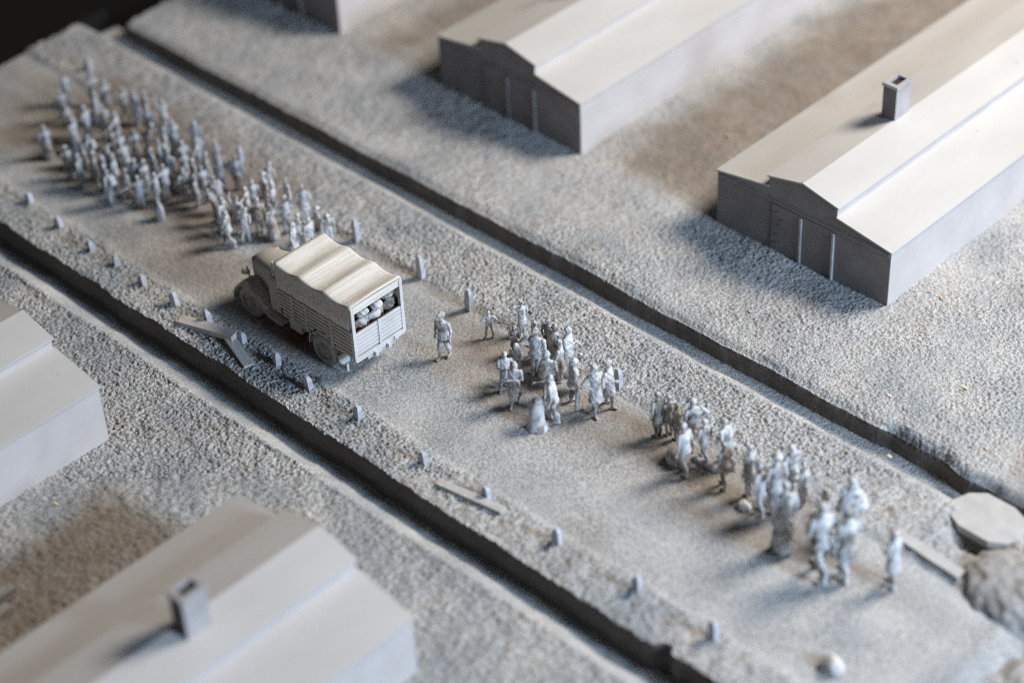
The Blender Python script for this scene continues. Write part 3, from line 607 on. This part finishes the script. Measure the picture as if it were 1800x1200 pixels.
P2 = [
 (1157, 768, 690, 170, 'figure in a long brown coat at the head of the column', dict(wear=('coat', 'hair'), dark=True, sx=.9)),
 (1176, 766, 696, 165, 'slim figure just behind the head of the column, half hidden', dict(wear=('jacket', 'hair'), sx=.9)),
 (1190, 773, 709, 175, 'brown figure in a knee long coat third in the column', dict(wear=('coat', 'hair'), dark=True, sx=.85)),
 (1218, 788, 702, 160, 'man with one elbow pushed out sideways near the head of the column', dict(legs='step', al='bent', ar='hip', wear=('jacket', 'hair'))),
 (1203, 834, 746, 180, 'walking figure beside a dark sack at the edge of the brown road patch', dict(legs='step', al='down', ar='down', lean=6, wear=('jacket', 'hair'), sx=.95)),
 (1238, 812, 738, 170, 'walking figure with legs apart behind the dark sack carrier', dict(legs='walk', al='bent', ar='down', wear=('jacket', 'hair'), sx=.95)),
 (1279, 818, 739, 185, 'pale man with rounded back and arms forward in the middle of the column', dict(legs='walk', al='bent', ar='bent', lean=14, wear=('jacket', 'hair'), sx=1.1)),
 (1272, 857, 779, 175, 'narrow brown figure in front of the pale round backed man', dict(legs='step', wear=('jacket', 'hair'), dark=True, sx=.9)),
 (1316, 872, 783, 170, 'slender upright figure walking alone in a gap of the column', dict(wear=('coat', 'hair'), sx=.72)),
 (1337, 905, 818, 175, 'stooping figure beside a small pale bundle on the road', dict(legs='step', al='down', lean=10, wear=('jacket', 'hair'), sx=.9)),
 (1362, 905, 800, 160, 'figure with a wide brimmed hat behind the large blurred one', dict(al='bent', ar='down', wear=('coat', 'hat'), sx=.9)),
 (1376, 968, 848, 150, 'large blurred figure in a long coat at the front edge of the column', dict(legs='step', al='down', ar='down', wear=('robe', 'hair'), sx=.85)),
 (1389, 868, 783, 170, 'figure in a straight coat on the far side of the column', dict(wear=('coat', 'scarf'))),
 (1411, 889, 818, 180, 'woman with bent arms on the far side of the column, beside the brown post', dict(al='bent', ar='bent', wear=('dress', 'hair'), sx=.9)),
 (1493, 935, 841, 150, 'figure under a wide triangular cape near the tail of the column', dict(wear=('cape', 'scarf'), sx=1.05)),
 (1440, 1013, 885, 160, 'blurred man in loose trousers walking left of the pail carrier', dict(legs='walk', al='bent', ar='bent', wear=('jacket', 'hair'))),
 (1484, 1014, 897, 165, 'blurred figure holding a pale pail in front of the caped one', dict(legs='step', al='carry', ar='bent', wear=('coat', 'hair'))),
 (1566, 1030, 934, 175, 'last figure of the column, alone before the pale beam', dict(legs='step', al='bent', ar='down', wear=('coat', 'hair'), sx=.85)),
]
for (px, ft, tp, fa, lab, k) in P2: pp(px, ft, tp, fa, lab, G2, **k)
# the far crowd: head positions (three per photograph pixel)
G3 = 'people of the large crowd in front of the truck'
HEADPX = [(325, 375), (310, 465), (475, 385), (490, 475), (545, 420), (640, 455), (700, 475), (750, 470), (770, 555), (850, 520), (365, 540), (440, 555), (530, 550), (600, 585), (372, 615), (225, 655), (385, 690),
 (465, 705), (575, 670), (620, 690), (700, 675), (650, 745), (760, 645), (900, 625), (860, 672), (1020, 630), (955, 735), (1030, 725), (840, 728), (790, 770), (880, 785), (1130, 735), (340, 765), (405, 810), (430, 755),
 (480, 790), (535, 815), (560, 765), (590, 812), (700, 830), (565, 890), (655, 880), (720, 920), (750, 840), (810, 905), (855, 860), (960, 790), (1010, 830), (1080, 800), (1055, 870), (1150, 830), (1235, 815), (1020, 915),
 (960, 880), (1145, 925), (1125, 985), (1165, 1035), (1185, 1108), (1240, 1030), (1275, 1100), (1290, 980), (1325, 940), (1350, 1050), (1405, 860), (1385, 905), (1430, 950), (1505, 930), (1495, 1030), (1420, 1070), (1590, 970),
 (1536, 1165), (1566, 1125), (1620, 1140), (1668, 1086), (1720, 1110)]
STY = [('standing in a long coat', dict(wear=('coat', 'hair'))), ('in a floor length robe', dict(wear=('robe', 'scarf'))), ('with one arm raised', dict(al='up', wear=('jacket', 'hair'))),
       ('striding in trousers', dict(legs='walk', al='swing', wear=('jacket', 'hair'))), ('with folded arms', dict(al='folded', ar='folded', wear=('jacket', 'cap'))), ('in a skirt and head scarf', dict(al='bent', wear=('dress', 'scarf'))),
       ('wearing a brimmed hat', dict(ar='bent', wear=('coat', 'hat'))), ('with a pack on the back', dict(lean=8, wear=('backpack', 'hair'))), ('bending forward', dict(legs='step', lean=24, al='fwd', ar='bent', wear=('jacket', 'hair'))),
       ('stretching one arm sideways', dict(al='out', wear=('jacket', 'hair')))]
crowd = []
for i, (hx_, hy_) in enumerate(HEADPX):
    X, Yp = hx_ / 3, hy_ / 3
    hgt = 1.30 + .16 * random.random()
    # foot pixel from a head at this height
    p = at(X, Yp + 3, hgt * .97); crowd.append([p.x, p.y, hgt, random.randrange(len(STY)), X, Yp])
SPECIAL = {15: ('lone standing figure at the far left, apart from the crowd', 1), 0: ('figure at the far back of the crowd on its left fringe', 0), 1: ('figure on the left fringe of the crowd, right below the backmost one', 3),
           57: ('pale figure striding alone at the front fringe of the crowd, nearest the stone block', 3), 59: ('pale figure leaning back with trailing leg at the front of the crowd', 8), 69: ('tall pale figure at the right rim of the crowd, facing the ditch', 0),
           70: ('robed figure with hand on hip right beside the truck canopy', 5), 51: ('upright figure standing next to the road post beside the crowd', 0), 2: ('tall figure at the very top of the crowd just below the blurred post', 6),
           66: ('figure reaching sideways to a neighbour near the right rim of the crowd', 9), 74: ('bulky pale figure behind the canopy of the truck, outermost of that knot', 7), 73: ('figure with reddish head standing behind the truck canopy', 6)}
zones = {}
for i, c in enumerate(crowd):
    if i in SPECIAL: c[3] = SPECIAL[i][1]; continue
    x = c[0]; y = c[1]
    zx = 'rear' if x < -17.2 else ('middle' if x < -13.6 else ('front part' if x < -10.9 else 'knot'))
    zy = 'near edge' if y < -1.75 else ('ditch side' if y > -.2 else 'centre')
    zones.setdefault((zx, zy), []).append(i)
labels = {i: s for i, (s, _) in SPECIAL.items()}
for (zx, zy), ids in zones.items():
    ids.sort(key=lambda i: crowd[i][0]); random.shuffle
    off = random.randrange(10)
    for n, i in enumerate(ids): crowd[i][3] = (off + n * 3) % 10
    by = {}
    for i in ids: by.setdefault(crowd[i][3], []).append(i)
    place = ('beside the truck ' if zx.startswith('knot') else 'in the crowd\'s %s ' % zx) + zy
    for st_, mem in by.items():
        mem.sort(key=lambda i: crowd[i][0])
        for n, i in enumerate(mem):
            ex = '' if len(mem) == 1 else (', farthest from it' if n == 0 else (', nearest to it' if n == len(mem) - 1 else ', between alike ones'))
            labels[i] = ('figure %s %s' % (STY[st_][0], place)) + ex
for i, (x, y, hgt, st_, X, Yp) in enumerate(crowd):
    k = dict(STY[st_][1]); fa = 185 + random.gauss(0, 45)
    if i in (70, 72, 73, 74): fa = -30 + random.gauss(0, 40)
    person((x, y, .02), hgt * .97, fa, labels[i], G3, far=i < 56, sx=1.0, **k)
# three men under the canopy, looking out over the tailgate
for y, lab, tn, ln in ((-3.70, 'man with crumpled head cover at the near corner of the truck opening', 12, -4), (-3.18, 'man in the middle of the truck opening between two others', -15, 0), (-2.62, 'man at the far corner of the truck opening in shade', -5, -8)):
    q = person((-2.28, y, .49), 1.72, 0, lab, 'men riding in the back of the truck', legs='kneel', al='down', ar='down', lean=4 + ln, turn=tn, wear=('helmet',), sx=1.08, dark=True)
    q.children[0].material_slots[0].material = M['fig']

# ------------------------------------------------------------------ posts, beams, small things
def post(px, py, label, h=.62, w=.215, tilt=0, group='low square posts along the road', m='post', lying=False):
    b = at(px, py); bm = bmesh.new(); a = w / 2
    vs = [(-a, -a * .8, -.1), (a, -a * .8, -.1), (a, a * .8, -.1), (-a, a * .8, -.1), (-a, -a * .8, h * .80), (a, -a * .8, h * .80), (a, a * .8, h * .80), (-a, a * .8, h * .80), (-a * .35, -a * .45, h), (a * .45, -a * .45, h * .98), (a * .45, a * .4, h * .98), (-a * .35, a * .4, h)]
    v = [bm.verts.new(p) for p in vs]
    for k in range(4):
        j = (k + 1) % 4; bm.faces.new((v[k], v[j], v[4 + j], v[4 + k])); bm.faces.new((v[4 + k], v[4 + j], v[8 + j], v[8 + k]))
    bm.faces.new(v[3::-1]); bm.faces.new(v[8:])
    o = fin('post', bm, M[m], bevel=.018); o.location = (b.x, b.y, 0); o.rotation_euler = (math.radians(random.uniform(-5, 5)), math.radians(random.uniform(-5, 5) + tilt), random.uniform(-.3, .3))
    tag(o, label, 'post', group); return o
NP = [(53, 362, 'blurred post on the near shoulder, farthest back of its row', .5), (107, 405, 'second post from the back on the near shoulder, beside the dark ditch', .55), (163, 446, 'third post from the back on the near shoulder', .55),
      (207, 472, 'post on the near shoulder below the brown road patch, the smaller of two close ones', .5), (253, 504, 'post on the near shoulder between the brown patch and the ditch', .5), (309, 540, 'post on the near shoulder just beyond the fallen beams', .62),
      (369, 574, 'post standing right behind the longer fallen beam', .62), (427, 608, 'post leaning close to the end of the fallen beam by the front wheel', .5), (488, 648, 'post on the near shoulder opposite the rear wheel of the truck', .6),
      (545, 689, 'post with pinkish rubble at its foot near the truck rear', .62), (630, 740, 'post standing alone just past the rear of the truck', .6), (746, 818, 'post between the truck and the flat beam on the near shoulder', .56),
      (857, 880, 'post right beside the flat beam on the near shoulder', .5), (980, 960, 'post on the near shoulder past the flat beam', .62), (1118, 1044, 'blurred post on the near shoulder, second last towards the bottom', .66),
      (1254, 1126, 'blurred post lowest in the picture on the near shoulder', .74)]
for x, y, l, h in NP: post(x, y, l, h)
FP = [(425, 290, 'blurred post at the right edge of the crowd', .75, 'post'), (628, 425, 'post on the far shoulder above the truck canopy', .85, 'post'), (741, 490, 'post on the far shoulder right of the canopy', .9, 'post'),
      (825, 546, 'post on the far shoulder above the lone officer', .86, 'post'), (1087, 685, 'pale slab like post behind the figure in a flared coat', .8, 'post'), (1452, 897, 'dark brown post among the walkers of the column', .8, 'wood'),
      (157, 128, 'blurred post at the far end beyond the crowd', .6, 'post')]
for x, y, l, h, m in FP: post(x, y, l, h, .205, m=m)
def beam(p0, p1, w, t, label, name='beam', m='wood', cat='beam', group='loose beams lying about', roll=0):
    p0 = Vector(p0); p1 = Vector(p1); d = p1 - p0; L = d.length; bm = bmesh.new()
    n = 5; rings = []
    for i in range(n + 1):
        jw = 1 + .06 * float(pn(i * 1.7 + p0.x, 3.3, 81)); rings.append([bm.verts.new((L * i / n, y * w / 2 * jw, z * t / 2)) for y, z in ((-1, -1), (1, -1), (1, 1), (-1, 1))])
    for i in range(n):
        for j in range(4): bm.faces.new((rings[i][j], rings[i + 1][j], rings[i + 1][(j + 1) % 4], rings[i][(j + 1) % 4]))
    bm.faces.new(rings[0]); bm.faces.new(rings[-1][::-1])
    o = fin(name, bm, M[m], bevel=.02); q = d.to_track_quat('X', 'Z'); o.rotation_mode = 'QUATERNION'; o.rotation_quaternion = q; o.location = p0
    return tag(o, label, cat, group)
beam((-7.95, -5.92, .17), (-5.93, -5.50, .40), .36, .18, 'longer grey beam propped up beside the truck front')
beam((-6.12, -5.58, .24), (-4.78, -5.98, .14), .32, .20, 'shorter grey beam lying askew under the propped one')
beam((2.84, -5.82, .13), (4.96, -5.46, .13), .26, .2, 'long flat beam on the near shoulder above the ditch')
beam((13.2, .72, .16), (15.35, .56, .14), .34, .16, 'pale beam lying at the road end behind the last walker', m='slab')
beam((-2.6, -19.2, .25), (-2.42, -16.0, .25), .3, .3, 'blurred beam end at the lower left border, upper one of two', m='rock')
beam((-2.05, -19.4, .2), (-1.95, -16.45, .2), .28, .3, 'blurred beam end at the lower left border, lower one of two', m='rock')
def blob(name, loc, r, label, cat, m, seed=0, amp=.25, group=None, sub=3, freq=1.6, grit=0.0):
    bm = bmesh.new(); bmesh.ops.create_icosphere(bm, subdivisions=sub, radius=1)
    for v in bm.verts:
        p = v.co; d = 1 + amp * float(pn(p.x * freq + p.z * .7 + seed, p.y * freq - p.z * .9, seed + 90)) + amp * .4 * float(pn(p.x * 4.1 + p.z * 2, p.y * 4.1 + seed, seed + 91))
        v.co = Vector((p.x * r[0], p.y * r[1], p.z * r[2])) * d
    if grit:
        co = np.array([v.co for v in bm.verts]); g = grains(co[:, 0] + co[:, 2] * .6, co[:, 1] - co[:, 2] * .7, .12, 5) * grit + pn(co[:, 0] * 4, co[:, 1] * 4 + co[:, 2] * 3, 6) * grit * 1.5
        for v, q in zip(bm.verts, g): v.co *= 1 + float(q)
    o = fin(name, bm, M[m], smooth=True); o.location = loc; return tag(o, label, cat, group)
# bell shaped stump
b = at(944, 752); bm = bmesh.new(); prof = [(.32, -.04), (.33, .03), (.28, .09), (.245, .18), (.23, .34), (.225, .52), (.22, .68), (.20, .78), (.15, .83), (.12, .88), (.125, .93), (.08, .98), (0.0, .99)]
n = 28; R = []
for r_, z in prof[:-1]:
    R.append([bm.verts.new((r_ * (1 + .09 * float(pn(i * .8, z * 6, 95))) * math.cos(2 * math.pi * i / n), r_ * (1 + .09 * float(pn(i * .8, z * 6, 95))) * math.sin(2 * math.pi * i / n), z)) for i in range(n)])
for k in range(len(R) - 1):
    for i in range(n): bm.faces.new((R[k][i], R[k][(i + 1) % n], R[k + 1][(i + 1) % n], R[k + 1][i]))
bm.faces.new(R[-1]); bm.faces.new(R[0][::-1])
o = fin('stump', bm, M['fig'], smooth=True); o.location = (b.x, b.y, 0); tag(o, 'bell shaped grey stump with flared foot in front of the reaching man', 'stump')
hd_ = at(944, 706, .95)
blob('bowl', (hd_.x, hd_.y, .98), (.15, .15, .09), 'small round bowl held out over the bell shaped stump', 'bowl', 'fig', 4, .1)
for (x, y, r, l, m, nm, c) in ((1187, 812, (.30, .26, .30), 'dark rounded sack on the road beside the walking figure', 'fig_dark', 'sack', 'sack'), (1308, 893, (.2, .16, .15), 'small pale bundle set down in a gap of the column', 'pale', 'bundle', 'bundle'),
                              (1240, 820, (.5, .12, .12), 'long dark bundle lying between the walkers of the column', 'fig_dark', 'bundle', 'bundle'), (1462, 958, (.16, .16, .26), 'pale pail hanging between two blurred walkers', 'fig', 'pail', 'pail'),
                              (316, 333, (.26, .2, .18), 'dark low bundle on the ground at the crowd edge', 'fig_dark', 'bundle', 'bundle'), (565, 676, (.28, .16, .12), 'pinkish heap of rubble at the foot of a post', 'rock', 'rubble_heap', 'rubble'),
                              (1462, 1176, (.30, .24, .26), 'blurred pale stone block at the bottom right of the road', 'pale', 'stone', 'stone'), (283, 388, (.16, .15, .46), 'short rounded stone alone on the road before the crowd', 'post', 'stone', 'stone')):
    p = at(x, y); blob(nm, (p.x, p.y, r[2] * .55), r, l, c, m, x % 13, .22)
p = at(1245, 790); p2 = Vector((16.85, 1.25, -.1)); blob('mound', p2, (1.7, 1.4, .72), 'rough grey earth mound at the end of the road', 'mound', 'rock', 7, .14, sub=6, freq=.9, grit=.012)
blob('rock', (19.1, -1.7, -.45), (1.3, 2.0, .5), 'dark rough rock below the road end at the right border', 'rock', 'rock', 3, .25, sub=6, freq=1.5, grit=.02)
def slab(name, pts, z0, z1, label, m='slab'):
    bm = bmesh.new(); A = [bm.verts.new((x, y, z0)) for x, y in pts]; B = [bm.verts.new((x, y, z1)) for x, y in pts]
    n = len(pts); bm.faces.new(A[::-1]); bm.faces.new(B)
    for i in range(n): bm.faces.new((A[i], A[(i + 1) % n], B[(i + 1) % n], B[i]))
    return tag(fin(name, bm, M[m], bevel=.03), label, 'slab', 'flat slabs bridging the ditches')
slab('bridge_slab', [(13.5, 2.78), (13.72, 2.32), (14.2, 2.1), (15.1, 2.1), (15.5, 2.35), (15.68, 2.8), (15.45, 3.4), (14.9, 3.62), (14.05, 3.62), (13.68, 3.3)], -.12, .10, 'flat pale slab bridging the far ditch beside the mound')
slab('bridge_slab', [(13.62, -7.9), (13.62, -5.35), (15.2, -5.35), (15.2, -7.9)], -.16, .10, 'flat slab over the near ditch at the bottom border')
# sawdust flecks
for x, y, l in ((1043, 440, 'yellow wood chip on the far bank above the dark ditch'), (1399, 455, 'thin wood chip in the shade before the barrack door'), (1654, 527, 'pale curved wood chip right of the barrack corner'), (1563, 699, 'tan wood chip on the far bank, lower right'),
                (1697, 686, 'tiny pale wood chip near the right border'), (1563, 806, 'tan wood chip on the ditch floor at the broken bank'), (1733, 792, 'wood chip on the far bank beside the brown corner'), (102, 890, 'orange wood chip beside the grey barrack below the truck'),
                (1280, 243, 'blurred wood chip on the tan ground left of the chimney barrack'), (1318, 551, 'upright pale wood chip on the gravel near the barrack end')):
    p = at(x, y); bm = bmesh.new(); L = random.uniform(.10, .2)
    mx = Matrix.Rotation(random.uniform(0, 3), 4, 'Z') @ Matrix.Rotation(.3, 4, 'Y'); box(bm, -L / 2, L / 2, -.035, .035, 0, .03, mx)
    o = fin('wood_chip', bm, M['chip'], bevel=.008); o.location = (p.x, p.y, .08); tag(o, l, 'wood chip', 'wood chips scattered on the gravel')
